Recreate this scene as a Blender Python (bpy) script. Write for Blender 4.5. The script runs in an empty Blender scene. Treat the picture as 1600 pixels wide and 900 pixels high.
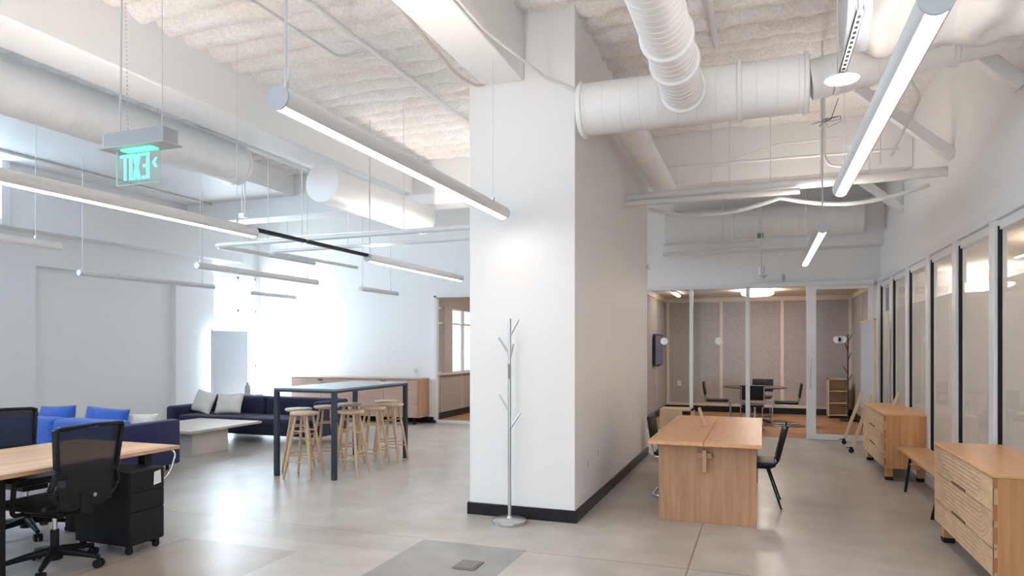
import bpy, math, random
import numpy as np
from mathutils import Vector, Matrix
random.seed(7); rng = np.random.default_rng(5)
C = bpy.context.scene.collection
S = bpy.context.scene
PI = math.pi

# ---------------------------------------------------------------- camera
cd = bpy.data.cameras.new('camera'); cam = bpy.data.objects.new('camera', cd); C.objects.link(cam)
cam.location = (0, 0, 1.58)
cam.rotation_euler = (PI/2, 0, math.atan(390/1067))
cd.lens = 24.0; cd.sensor_width = 36.0; cd.shift_y = 0.05625
cd.clip_start = 0.05; cd.clip_end = 200
S.camera = cam

# ---------------------------------------------------------------- daylight and exposure
w = bpy.data.worlds.new('daylight'); S.world = w; w.use_nodes = True
bg = w.node_tree.nodes['Background']
bg.inputs[0].default_value = (0.78, 0.89, 1.0, 1); bg.inputs[1].default_value = 0.8
S.view_settings.view_transform = 'Standard'; S.view_settings.look = 'None'
S.view_settings.gamma = 1.0; S.view_settings.use_curve_mapping = False
S.view_settings.exposure = 1.27

def area(name, loc, rot, sx, sy, power, col):
    l = bpy.data.lights.new(name, 'AREA'); l.shape = 'RECTANGLE'; l.size = sx; l.size_y = sy
    l.energy = power; l.color = col
    o = bpy.data.objects.new(name, l); o.location = loc; o.rotation_euler = rot; C.objects.link(o); return o
# daylight falling in through the tall window at the far left and the high windows beside the camera
area('window_daylight', (-11.3, 11.8, 1.7), (0, -PI/2, 0), 3.0, 1.5, 170, (0.74, 0.88, 1.0))
area('high_window_daylight', (-11.3, 3.4, 4.0), (0, -PI/2+0.25, 0), 1.2, 6.0, 330, (0.62, 0.81, 1.0))

# ---------------------------------------------------------------- mesh helpers
class MB:
    def __init__(s): s.v = []; s.f = []
    def add(s, vs, fs):
        n = len(s.v); s.v += [tuple(p) for p in vs]; s.f += [tuple(i+n for i in f) for f in fs]; return s
    def box(s, x0, x1, y0, y1, z0, z1):
        vs = [(x0,y0,z0),(x1,y0,z0),(x1,y1,z0),(x0,y1,z0),(x0,y0,z1),(x1,y0,z1),(x1,y1,z1),(x0,y1,z1)]
        return s.add(vs, [(0,3,2,1),(4,5,6,7),(0,1,5,4),(1,2,6,5),(2,3,7,6),(3,0,4,7)])
    def bar(s, p0, p1, wd, ht, up=(0,0,1)):
        p0 = Vector(p0); p1 = Vector(p1); d = (p1-p0).normalized(); u = Vector(up)
        if abs(d.dot(u)) > .98: u = Vector((1,0,0))
        a = d.cross(u).normalized(); b = a.cross(d).normalized()
        vs = [p + a*(sx*wd/2) + b*(sy*ht/2) for p in (p0, p1) for sx, sy in ((-1,-1),(1,-1),(1,1),(-1,1))]
        return s.add(vs, [(0,1,2,3),(7,6,5,4),(0,4,5,1),(1,5,6,2),(2,6,7,3),(3,7,4,0)])
    def cyl(s, p0, p1, r0, r1=None, n=20):
        return s.tube([p0, p1], [r0, r0 if r1 is None else r1], n)
    def tube(s, pts, r, n=10, cap=True):
        pts = [Vector(p) for p in pts]; m = len(pts)
        rs = r if isinstance(r, (list, tuple)) else [r]*m
        t = [(pts[min(i+1,m-1)]-pts[max(i-1,0)]).normalized() for i in range(m)]
        u = Vector((0,0,1)) if abs(t[0].z) < .9 else Vector((1,0,0))
        a = t[0].cross(u).normalized(); vs = []
        for i in range(m):
            a = (a - t[i]*a.dot(t[i])).normalized(); b = t[i].cross(a)
            for k in range(n):
                th = 2*PI*k/n; vs.append(pts[i] + (a*math.cos(th)+b*math.sin(th))*rs[i])
        fs = [(i*n+k, i*n+(k+1)%n, (i+1)*n+(k+1)%n, (i+1)*n+k) for i in range(m-1) for k in range(n)]
        if cap: fs += [tuple(range(n))[::-1], tuple(range((m-1)*n, m*n))]
        return s.add(vs, fs)
    def lathe(s, prof, c=(0,0,0), n=28):
        vs = []; fs = []
        for r, z in prof:
            for k in range(n):
                th = 2*PI*k/n; vs.append((c[0]+r*math.cos(th), c[1]+r*math.sin(th), c[2]+z))
        m = len(prof)
        for i in range(m-1):
            for k in range(n): fs.append((i*n+k, i*n+(k+1)%n, (i+1)*n+(k+1)%n, (i+1)*n+k))
        fs += [tuple(range(n))[::-1], tuple(range((m-1)*n, m*n))]
        return s.add(vs, fs)
    def prism(s, poly, axis, a0, a1):
        # poly: list of 2D points; axis 'x','y','z' is the extrusion direction
        def P(q, t): return {'x': (t,q[0],q[1]), 'y': (q[0],t,q[1]), 'z': (q[0],q[1],t)}[axis]
        n = len(poly); vs = [P(q,a0) for q in poly]+[P(q,a1) for q in poly]
        fs = [tuple(range(n))[::-1], tuple(range(n,2*n))]+[(i,(i+1)%n,n+(i+1)%n,n+i) for i in range(n)]
        return s.add(vs, fs)
    def xf(s, M):
        s.v = [tuple(M @ Vector(p)) for p in s.v]; return s
    def build(s, name, mat, parent=None, bevel=0, seg=2, smooth=True):
        vs = s.v; loc = (0,0,0)
        if parent is None:
            a = np.array(vs); lo = a.min(0); hi = a.max(0)
            loc = (float((lo[0]+hi[0])/2), float((lo[1]+hi[1])/2), float(lo[2]))
            vs = (a-np.array(loc)).tolist()
        me = bpy.data.meshes.new(name); me.from_pydata(vs, [], s.f); me.update()
        import bmesh
        bm = bmesh.new(); bm.from_mesh(me); bmesh.ops.recalc_face_normals(bm, faces=bm.faces); bm.to_mesh(me); bm.free()
        if smooth:
            me.shade_smooth(); me.set_sharp_from_angle(angle=math.radians(38))
        o = bpy.data.objects.new(name, me); C.objects.link(o); o.location = loc
        if mat: me.materials.append(mat)
        if parent: o.parent = parent
        if bevel:
            b = o.modifiers.new('bevel', 'BEVEL'); b.width = bevel; b.segments = seg; b.limit_method = 'ANGLE'; b.angle_limit = math.radians(40)
            me.set_sharp_from_angle(angle=PI) if seg > 2 else None
        return o

def tag(o, label, cat, group=None):
    o['label'] = label; o['category'] = cat
    if group: o['group'] = group
    return o
def thing(name, label, cat, loc, rz=0, group=None):
    o = bpy.data.objects.new(name, None); C.objects.link(o); o.empty_display_size = .1
    o.location = loc; o.rotation_euler = (0,0,rz); return tag(o, label, cat, group)
def struct(name, mb, mat, parent=None, **k):
    o = mb.build(name, mat, parent, **k)
    if parent is None: o['kind'] = 'structure'
    return o
def copy_tree(o, parent=None):
    c = o.copy(); C.objects.link(c)
    if parent: c.parent = parent
    for ch in list(o.children): copy_tree(ch, c)
    return c
def dup(o, loc, rz, label, group=None):
    c = copy_tree(o); c.location = loc; c.rotation_euler = (0,0,rz); c['label'] = label
    if group: c['group'] = group
    return c
def arc(c, r, a0, a1, ax, ay, n=6):
    c = Vector(c); ax = Vector(ax); ay = Vector(ay)
    return [c + ax*(r*math.cos(a0+(a1-a0)*i/n)) + ay*(r*math.sin(a0+(a1-a0)*i/n)) for i in range(n+1)]
def fillet(pts, r, n=5):
    pts = [Vector(p) for p in pts]; out = [pts[0]]
    for i in range(1, len(pts)-1):
        a, b, c = pts[i-1], pts[i], pts[i+1]
        d1 = (a-b); d2 = (c-b); rr = min(r, d1.length*.49, d2.length*.49)
        p = b+d1.normalized()*rr; q = b+d2.normalized()*rr
        for k in range(n+1):
            t = k/n; out.append(p*(1-t)**2 + b*2*t*(1-t) + q*t*t)
    return out+[pts[-1]]

# ---------------------------------------------------------------- materials
def new(name):
    m = bpy.data.materials.new(name); m.use_nodes = True
    nt = m.node_tree; return m, nt, nt.nodes['Principled BSDF']
def N(nt, t, **k):
    n = nt.nodes.new(t)
    for a, b in k.items(): setattr(n, a, b)
    return n
def L(nt, a, b): nt.links.new(a, b)
def coords(nt, scale=(1,1,1)):
    tc = N(nt, 'ShaderNodeTexCoord'); mp = N(nt, 'ShaderNodeMapping'); mp.inputs['Scale'].default_value = scale
    L(nt, tc.outputs['Object'], mp.inputs['Vector']); return mp.outputs[0]
def mat(name, col, rough=.5, metal=0, var=0, vscale=6, bump=0, bscale=60, stretch=(1,1,1), spec=None, sheen=0):
    m, nt, p = new(name)
    p.inputs['Base Color'].default_value = (*col, 1); p.inputs['Roughness'].default_value = rough
    p.inputs['Metallic'].default_value = metal
    if spec is not None: p.inputs['Specular IOR Level'].default_value = spec
    if sheen: p.inputs['Sheen Weight'].default_value = sheen
    if var or bump:
        v = coords(nt, stretch)
    if var:
        n = N(nt, 'ShaderNodeTexNoise'); n.inputs['Scale'].default_value = vscale; n.inputs['Detail'].default_value = 5
        L(nt, v, n.inputs['Vector'])
        r = N(nt, 'ShaderNodeValToRGB'); r.color_ramp.elements[0].position = .3; r.color_ramp.elements[1].position = .7
        r.color_ramp.elements[0].color = (*[c*(1-var) for c in col], 1); r.color_ramp.elements[1].color = (*[min(1, c*(1+var)) for c in col], 1)
        L(nt, n.outputs[0], r.inputs[0]); L(nt, r.outputs[0], p.inputs['Base Color'])
    if bump:
        n = N(nt, 'ShaderNodeTexNoise'); n.inputs['Scale'].default_value = bscale; n.inputs['Detail'].default_value = 4
        L(nt, v, n.inputs['Vector'])
        b = N(nt, 'ShaderNodeBump'); b.inputs['Strength'].default_value = bump; b.inputs['Distance'].default_value = .01
        L(nt, n.outputs[0], b.inputs['Height']); L(nt, b.outputs[0], p.inputs['Normal'])
    return m
def wood(name, c1, c2, grain=(30, 1.2, 30), rough=.42, plank=None):
    # grain: noise frequency per axis (low along the grain); plank: (axis, width) boards of slightly different tone
    m, nt, p = new(name); p.inputs['Roughness'].default_value = rough
    v = coords(nt, grain)
    n = N(nt, 'ShaderNodeTexNoise'); n.inputs['Scale'].default_value = 1; n.inputs['Detail'].default_value = 6; n.inputs['Distortion'].default_value = .6
    L(nt, v, n.inputs['Vector'])
    r = N(nt, 'ShaderNodeValToRGB'); r.color_ramp.elements[0].position = .32; r.color_ramp.elements[1].position = .68
    r.color_ramp.elements[0].color = (*c2, 1); r.color_ramp.elements[1].color = (*c1, 1)
    L(nt, n.outputs[0], r.inputs[0]); out = r.outputs[0]
    if plank:
        tc = N(nt, 'ShaderNodeTexCoord'); sp = N(nt, 'ShaderNodeSeparateXYZ'); L(nt, tc.outputs['Object'], sp.inputs[0])
        d = N(nt, 'ShaderNodeMath', operation='DIVIDE'); L(nt, sp.outputs[plank[0]], d.inputs[0]); d.inputs[1].default_value = plank[1]
        fl = N(nt, 'ShaderNodeMath', operation='FLOOR'); L(nt, d.outputs[0], fl.inputs[0])
        wn = N(nt, 'ShaderNodeTexWhiteNoise', noise_dimensions='1D'); L(nt, fl.outputs[0], wn.inputs['W'])
        mr = N(nt, 'ShaderNodeMapRange'); mr.inputs[3].default_value = .84; mr.inputs[4].default_value = 1.1; L(nt, wn.outputs[0], mr.inputs[0])
        mx = N(nt, 'ShaderNodeVectorMath', operation='SCALE'); L(nt, out, mx.inputs[0]); L(nt, mr.outputs[0], mx.inputs['Scale']); out = mx.outputs[0]
    L(nt, out, p.inputs['Base Color']); return m
def emis(name, col, st):
    m, nt, p = new(name); p.inputs['Base Color'].default_value = (*col,1)
    p.inputs['Emission Color'].default_value = (*col, 1); p.inputs['Emission Strength'].default_value = st; return m
def glass(name, tint=(1,1,1), refl=1.0, rough=0):
    m, nt, p = new(name); nt.nodes.remove(p); out = nt.nodes['Material Output']
    t = N(nt, 'ShaderNodeBsdfTransparent'); t.inputs[0].default_value = (*tint, 1)
    g = N(nt, 'ShaderNodeBsdfGlossy'); g.inputs['Roughness'].default_value = rough; g.inputs['Color'].default_value = (.9,.95,.95,1)
    f = N(nt, 'ShaderNodeFresnel'); f.inputs[0].default_value = 1.5
    mu = N(nt, 'ShaderNodeMath', operation='MULTIPLY'); mu.inputs[1].default_value = refl; L(nt, f.outputs[0], mu.inputs[0])
    gm_ = N(nt, 'ShaderNodeNewGeometry'); iv = N(nt, 'ShaderNodeMath', operation='SUBTRACT'); iv.inputs[0].default_value = 1; L(nt, gm_.outputs['Backfacing'], iv.inputs[1])
    m2 = N(nt, 'ShaderNodeMath', operation='MULTIPLY'); L(nt, mu.outputs[0], m2.inputs[0]); L(nt, iv.outputs[0], m2.inputs[1]); mu = m2
    mx = N(nt, 'ShaderNodeMixShader'); L(nt, mu.outputs[0], mx.inputs[0]); L(nt, t.outputs[0], mx.inputs[1]); L(nt, g.outputs[0], mx.inputs[2])
    L(nt, mx.outputs[0], out.inputs[0]); return m
def veil(name, col, alpha, rough=.6, scale=None):
    m, nt, p = new(name); p.inputs['Base Color'].default_value = (*col,1); p.inputs['Roughness'].default_value = rough
    p.inputs['Alpha'].default_value = alpha; return m

WHITE = mat('white_paint', (.87,.86,.85), .55, bump=.05, bscale=40)
TRIMW = mat('white_trim_paint', (.78,.78,.79), .4)
DUCTW = mat('white_painted_steel', (.86,.85,.84), .42, bump=.05, bscale=8)
LAMPW = mat('pendant_housing_white', (.74,.73,.73), .45)
CAPM = mat('pendant_end_cap_shade', (.52,.54,.57), .5)  # shade on the lit pendants' ends, put into the cap colour
CABLE = mat('grey_cable', (.62,.62,.63), .5)
PIPE = mat('white_pipe_paint', (.76,.75,.74), .4)
BLACK = mat('black_plastic', (.007,.008,.010), .5, spec=.3)
BASEB = mat('black_baseboard', (.010,.010,.012), .4, spec=.3)
NAVYMETAL = mat('dark_slate_metal', (.02,.03,.045), .4)
CHROME = mat('chrome', (.75,.75,.76), .12, 1)
STEEL = mat('brushed_steel', (.62,.61,.60), .32, 1, bump=.1, bscale=200)
LEATHER = mat('black_leather', (.009,.0085,.0085), .42, spec=.35, bump=.15, bscale=180)
NAVY = mat('navy_fabric', (.006,.011,.05), .85, var=.25, vscale=30, bump=.4, bscale=300, sheen=.2)
NAVYP = mat('navy_purple_fabric', (.014,.009,.055), .85, var=.25, vscale=30, bump=.4, bscale=300, sheen=.2)
NAVYB = mat('mid_navy_fabric', (.010,.014,.085), .85, var=.2, vscale=30, bump=.4, bscale=300, sheen=.2)
BLUE = mat('bright_blue_fabric', (.035,.13,.55), .8, var=.15, vscale=20, bump=.4, bscale=200, sheen=.3)
CREAM = mat('cream_fabric', (.84,.79,.71), .85, var=.06, vscale=20, bump=.4, bscale=200)
ASH = wood('pale_stool_wood', (.68,.47,.30), (.55,.35,.21), (30,30,2))
DESKW = wood('honey_oak_top', (.76,.42,.21), (.66,.34,.155), (22,2,22), .4)
DESKP = wood('oak_panel', (.54,.31,.18), (.41,.22,.12), (22,3,1.4), .45)
CRED = wood('warm_maple', (.62,.34,.14), (.50,.25,.09), (14,14,1.5), .38, plank=('Z',10))
CREDSIDE = wood('warm_maple_boards', (.66,.35,.15), (.50,.24,.09), (12,12,1.2), .38, plank=('X',.09))
CREDTOP = wood('warm_maple_top', (.76,.42,.19), (.66,.34,.14), (14,1.4,14), .35)
CREDF = wood('carved_maple', (.64,.44,.27), (.50,.32,.18), (6,6,16), .45)
BENCHW = wood('bench_oak', (.62,.37,.18), (.52,.28,.12), (20,1.5,20), .42)
BUTCHER = wood('butcher_block', (.78,.50,.31), (.62,.36,.20), (26,2.2,26), .35, plank=('X',.11))
CABW = wood('pinkish_oak_veneer', (.56,.38,.31), (.49,.32,.26), (3,20,14), .45)
CABS = wood('orange_lit_oak_veneer', (.52,.29,.18), (.46,.25,.14), (20,20,2), .45)  # orange light on the sideboard's right side, put into the veneer colour
COFFEE = wood('pale_ash_top', (.66,.58,.50), (.58,.50,.43), (20,2,20), .4)
PALEW = wood('pale_birch', (.74,.56,.36), (.66,.48,.29), (8,8,2), .5)
COFFB = mat('pale_grey_laminate', (.60,.57,.52), .5)
TABLETOP = mat('slate_laminate', (.19,.24,.26), .22)
DARKTOP = mat('dark_walnut_top', (.05,.035,.03), .3)
FELT = mat('grey_felt_panel', (.42,.385,.38), .95, var=.14, vscale=40, bump=.6, bscale=160)
BATTEN = mat('cream_batten', (.72,.62,.49), .5)
ROOMWHITE = mat('meeting_room_ceiling', (.72,.62,.52), .7)
GREYPANEL = mat('grey_beige_panel', (.42,.37,.34), .6)
WBOARD = mat('whiteboard_surface', (.62,.66,.72), .25)
GLASS = glass('clear_glass', (.93,.95,.95), 1.0)
GLASS2 = glass('partition_glass', (.90,.91,.91), .6)
def frosted():
    m, nt, p = new('frosted_film'); nt.nodes.remove(p); out = nt.nodes['Material Output']
    t = N(nt, 'ShaderNodeBsdfTransparent'); d = N(nt, 'ShaderNodeBsdfDiffuse'); d.inputs[0].default_value = (.60,.59,.59,1)
    tr = N(nt, 'ShaderNodeBsdfTranslucent'); tr.inputs[0].default_value = (.70,.69,.68,1)
    a = N(nt, 'ShaderNodeMixShader'); a.inputs[0].default_value = .6; L(nt, d.outputs[0], a.inputs[1]); L(nt, tr.outputs[0], a.inputs[2])
    b = N(nt, 'ShaderNodeMixShader'); b.inputs[0].default_value = .8; L(nt, t.outputs[0], b.inputs[1]); L(nt, a.outputs[0], b.inputs[2])
    L(nt, b.outputs[0], out.inputs[0]); return m
FROST = frosted()
SCREEN = mat('screen_glass', (.06,.08,.20), .12)
LIT = emis('lit_diffuser', (1.0,.89,.80), 9.5)
UPFILL = emis('ceiling_fill_glow', (1.0,.92,.86), 60)  # glow of the hidden strips added to brighten the ceiling
CORRLIT = emis('corridor_lamp_diffuser', (1.0,.92,.83), 14)
DIM = mat('unlit_diffuser', (.86,.87,.88), .3)
ROOMLIT = emis('round_lamp_diffuser', (1.0,.94,.87), 20)
GREEN = emis('green_exit_letters', (.10,1.0,.62), 1.0)
GREENG = emis('green_edge_glow', (.15,.85,.55), .6)
GREYP = mat('grey_plastic', (.5,.5,.5), .5)
FOIL = mat('white_duct_wrap', (.74,.71,.68), .55, bump=.5, bscale=14)

def foam_mat():
    m, nt, p = new('sprayed_foam'); p.inputs['Roughness'].default_value = .95; p.inputs['Specular IOR Level'].default_value = .1
    v = coords(nt)
    n = N(nt, 'ShaderNodeTexNoise'); n.inputs['Scale'].default_value = 38; n.inputs['Detail'].default_value = 6; L(nt, v, n.inputs['Vector'])
    n2 = N(nt, 'ShaderNodeTexNoise'); n2.inputs['Scale'].default_value = 1.3; n2.inputs['Detail'].default_value = 3; L(nt, v, n2.inputs['Vector'])
    r = N(nt, 'ShaderNodeValToRGB'); e = r.color_ramp.elements
    e[0].position = .25; e[0].color = (.82,.79,.76,1); e[1].position = .62; e[1].color = (.95,.94,.92,1)
    L(nt, n.outputs[0], r.inputs[0])
    r2 = N(nt, 'ShaderNodeValToRGB'); e = r2.color_ramp.elements
    e[0].position = .35; e[0].color = (.93,.90,.87,1); e[1].position = .65; e[1].color = (1,1,1,1); L(nt, n2.outputs[0], r2.inputs[0])
    mx = N(nt, 'ShaderNodeMix', data_type='RGBA', blend_type='MULTIPLY'); mx.inputs[0].default_value = 1
    L(nt, r.outputs[0], mx.inputs[6]); L(nt, r2.outputs[0], mx.inputs[7]); L(nt, mx.outputs[2], p.inputs['Base Color'])
    b = N(nt, 'ShaderNodeBump'); b.inputs['Strength'].default_value = .8; b.inputs['Distance'].default_value = .02
    L(nt, n.outputs[0], b.inputs['Height']); L(nt, b.outputs[0], p.inputs['Normal']); return m
FOAM = foam_mat()

def floor_mat():
    m, nt, p = new('polished_concrete')
    tc = N(nt, 'ShaderNodeTexCoord'); P = tc.outputs['Object']
    def noise(s, d, dist=0):
        n = N(nt, 'ShaderNodeTexNoise'); n.inputs['Scale'].default_value = s; n.inputs['Detail'].default_value = d; n.inputs['Distortion'].default_value = dist
        L(nt, P, n.inputs['Vector']); return n.outputs[0]
    a = noise(.55, 3, .5); b = noise(3.5, 6); c = noise(70, 4)
    r = N(nt, 'ShaderNodeValToRGB'); e = r.color_ramp.elements
    e[0].position = .36; e[0].color = (.46,.405,.355,1); e[1].position = .62; e[1].color = (.60,.555,.51,1); L(nt, a, r.inputs[0])
    r2 = N(nt, 'ShaderNodeValToRGB'); e = r2.color_ramp.elements
    e[0].position = .25; e[0].color = (.78,.77,.75,1); e[1].position = .75; e[1].color = (1,1,1,1); L(nt, b, r2.inputs[0])
    r3 = N(nt, 'ShaderNodeValToRGB'); e = r3.color_ramp.elements
    e[0].position = .3; e[0].color = (.93,.93,.93,1); e[1].position = .6; e[1].color = (1,1,1,1); L(nt, c, r3.inputs[0])
    def mul(x, y, f=1):
        k = N(nt, 'ShaderNodeMix', data_type='RGBA', blend_type='MULTIPLY'); k.inputs[0].default_value = 1
        if not isinstance(f, (int, float)): L(nt, f, k.inputs[0])
        L(nt, x, k.inputs[6])
        if isinstance(y, tuple): k.inputs[7].default_value = (*y, 1)
        else: L(nt, y, k.inputs[7])
        return k.outputs[2]
    col = mul(mul(r.outputs[0], r2.outputs[0]), r3.outputs[0])
    sp = N(nt, 'ShaderNodeSeparateXYZ'); L(nt, P, sp.inputs[0])
    def M(op, x, y=None, z=None):
        k = N(nt, 'ShaderNodeMath', operation=op)
        for i, q in enumerate((x, y, z)):
            if q is None: continue
            if isinstance(q, (int, float)): k.inputs[i].default_value = q
            else: L(nt, q, k.inputs[i])
        return k.outputs[0]
    X, Y = sp.outputs['X'], sp.outputs['Y']
    wob = M('MULTIPLY', M('SUBTRACT', a, .5), .05)
    Xw = M('ADD', X, wob); Yw = M('ADD', Y, wob)
    def inbox(x, y, x0, x1, y0, y1):
        return M('MULTIPLY', M('COMPARE', x, (x0+x1)/2, (x1-x0)/2), M('COMPARE', y, (y0+y1)/2, (y1-y0)/2))
    # the grey cement patch, two old lighter slab repairs and the saw-cut joints
    patch = inbox(Xw, Yw, -2.58, -1.70, 3.95, 4.99)
    col = mul(col, (.62,.65,.68), patch)
    old = inbox(Xw, Yw, -4.4, -2.6, 3.0, 4.6)
    col = mul(col, (1.12,1.13,1.14), old)
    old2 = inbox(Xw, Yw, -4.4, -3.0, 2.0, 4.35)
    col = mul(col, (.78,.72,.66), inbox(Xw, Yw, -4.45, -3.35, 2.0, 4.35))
    j = M('MAXIMUM', inbox(X, Y, -.497, -.483, -3, 6.3), inbox(X, Y, -1.72, 6, 4.953, 4.967))
    j = M('MAXIMUM', j, inbox(X, Y, -7, -2.6, 4.999, 5.008))
    col = mul(col, (.55,.52,.5), j)
    L(nt, col, p.inputs['Base Color'])
    rr = N(nt, 'ShaderNodeMapRange'); rr.inputs[3].default_value = .24; rr.inputs[4].default_value = .38; L(nt, a, rr.inputs[0]); L(nt, rr.outputs[0], p.inputs['Roughness'])
    return m

# ---------------------------------------------------------------- room shell
YB = 12.58; XR = 1.83; ZC = 4.6
fl = MB().box(-13, 5.5, -6, YB, -.2, 0); o = struct('floor', fl, floor_mat(), smooth=False); o.data.transform(Matrix.Translation(o.location)); o.location = (0,0,0)
ROOMFL = wood('meeting_room_wood_floor', (.50,.27,.13), (.40,.20,.09), (2,20,2), .35)
struct('floor_meeting_room', MB().box(-2.4, 2.0, YB+.0, 17.2, -.2, .0), ROOMFL, smooth=False)
struct('floor_side_office', MB().box(-9, -2.45, YB+.0, 17.2, -.2, .0), ROOMFL, smooth=False)

def foam_ceiling():
    x0, x1, y0, y1 = -10.9, 2.0, -1.0, 12.7; dx = .045; dy = .032
    nx = int((x1-x0)/dx); ny = int((y1-y0)/dy)
    X, Y = np.meshgrid(np.linspace(x0,x1,nx), np.linspace(y0,y1,ny), indexing='ij')
    def vn(sx, sy):
        gx = int((x1-x0)/sx)+3; gy = int((y1-y0)/sy)+3; G = rng.random((gx,gy))
        fx = (X-x0)/sx; fy = (Y-y0)/sy; ix = fx.astype(int); iy = fy.astype(int); tx = fx-ix; ty = fy-iy
        tx = tx*tx*(3-2*tx); ty = ty*ty*(3-2*ty)
        return (G[ix,iy]*(1-tx)+G[ix+1,iy]*tx)*(1-ty)+(G[ix,iy+1]*(1-tx)+G[ix+1,iy+1]*tx)*ty - .5
    ph = (Y - 4.57)/.32 + .07*vn(1.6,.9) + .05*vn(.35,.3)
    s = np.abs(np.sin(PI*ph))                       # narrow grooves between fat ribs
    Z = 4.70 - .125*np.power(s, .55)*(1+.35*vn(.8,.3)) - .040*vn(.13,.09) - .028*vn(.06,.05) - .02*vn(.6,.35)
    blot = np.clip(vn(1.1,.28)-.33, 0, 1); Z += blot*.25*(1-s)
    V = np.stack([X,Y,Z], -1).reshape(-1,3)
    idx = np.arange(nx*ny).reshape(nx,ny)
    F = np.stack([idx[:-1,:-1], idx[:-1,1:], idx[1:,1:], idx[1:,:-1]], -1).reshape(-1,4)
    me = bpy.data.meshes.new('ceiling'); me.vertices.add(len(V)); me.vertices.foreach_set('co', V.ravel())
    me.loops.add(F.size); me.loops.foreach_set('vertex_index', F.ravel())
    me.polygons.add(len(F)); me.polygons.foreach_set('loop_start', np.arange(0,F.size,4)); me.polygons.foreach_set('loop_total', np.full(len(F),4))
    me.update(); me.validate(); me.shade_smooth(); me.materials.append(FOAM)
    o = bpy.data.objects.new('ceiling', me); C.objects.link(o); o['kind'] = 'structure'
foam_ceiling()
struct('ceiling_slab', MB().box(-11, 5.5, -1.0, 17.4, 4.86, 5.0), WHITE)

# left wall: lower part with a shallow recess, upper part standing proud, tall window at its far end
wl = MB()
wl.box(-10.95,-10.5,-6,7.36,0,3.31).box(-10.95,-10.5,10.04,11.0,0,3.31).box(-10.95,-10.5,7.36,10.04,2.81,3.31).box(-10.95,-10.6,7.36,10.04,0,2.81)
struct('wall_left', wl, WHITE, smooth=False)
wu = MB().box(-10.95,-10.2,6.66,11.5,3.31,4.9).box(-10.95,-10.2,-6,6.66,3.31,3.40).box(-10.95,-10.2,-6,0.0,3.4,4.9)
struct('wall_left_upper', wu, WHITE, smooth=False)
struct('trim_1', MB().box(-10.2,-10.14,6.62,6.74,3.3,4.7).box(-10.2,-10.16,-1,6.66,3.31,3.40), TRIMW, bevel=.006)
struct('wall_left_far', MB().box(-11.0,-10.95+.2,11.0,YB,3.1,4.9).box(-11,-10.7,12.5,YB,0,3.1), WHITE, smooth=False)
wf = MB()
for y in (11.0, 11.9, 12.46): wf.box(-10.78,-10.72,y,y+.06,0,3.1)
for z in (0, 1.1, 2.32, 3.04): wf.box(-10.78,-10.72,11.0,12.5,z,z+.05)
o = struct('window_1', wf, TRIMW, bevel=.004)
g = MB().box(-.008,.008,-.74,.74,.03,3.05).build('window_pane', GLASS, o)
wf = MB()
for y in (0.0, 1.6, 3.3, 5.0, 6.6): wf.box(-10.6,-10.52,y,y+.06,3.4,4.86)
wf.box(-10.6,-10.52,0,6.66,3.4,3.46)
o = struct('window_2', wf, TRIMW, bevel=.004)
MB().box(-.008,.008,-3.3,3.3,.03,1.4).build('window_pane', GLASS, o)

# back wall with its two glazed openings
wb = MB()
wb.box(-11,-6.26,YB,YB+.14,0,4.9).box(-6.26,-2.4,YB,YB+.14,2.62,4.9).box(-2.45,-2.2,YB,YB+.14,0,4.9).box(-2.2,1.83,YB,YB+.14,2.62,4.9)
wb.box(-3.6,-2.45,YB,YB+.14,0,2.62)
struct('wall_back', wb, WHITE, smooth=False)
wr = MB().box(XR, XR+.16, -6, YB+.1, 2.68, 4.9).box(XR, XR+.16, -6, 1.8, 0, 2.68)
struct('wall_right', wr, WHITE, smooth=False)
struct('trim_2', MB().box(XR-.05, XR+.02, 1.8, YB, 2.60, 2.70).box(XR-.02, XR+.1, 1.8, YB, 2.52, 2.60), TRIMW, bevel=.006)

# pillar between the two halves of the room, with its black baseboard
struct('wall_pillar', MB().box(-2.58,-1.56,5.9,10.0,0,4.75), WHITE, bevel=.004, seg=1)
struct('baseboard_pillar', MB().box(-2.60,-1.54,5.88,10.0,0,.11), BASEB, bevel=.004, seg=1)
struct('baseboard_back', MB().box(-10.6,-6.28,YB-.02,YB,0,.12), BASEB)
struct('baseboard_left', MB().box(-10.5,-10.48,-2,7.36,0,.12).box(-10.5,-10.48,10.04,11.0,0,.12), BASEB)
# ceiling beams
struct('trim_3', MB().box(-5.95,-5.39,-1,10.0,4.06,4.75), WHITE, bevel=.02, seg=2)
struct('trim_4', MB().box(-2.44,-2.04,-1,5.9,4.0,4.75), WHITE, bevel=.01, seg=2)
struct('trim_5', MB().box(-10.2,XR,10.0,10.45,3.88,4.75), WHITE, bevel=.01, seg=1)
struct('trim_6', MB().box(-10.2,-7.75,-1,10.0,4.22,4.75), WHITE, bevel=.01, seg=1)
struct('trim_12', MB().box(-10.75,-3,YB-.28,YB,3.95,4.75), WHITE, bevel=.01, seg=1)

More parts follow.
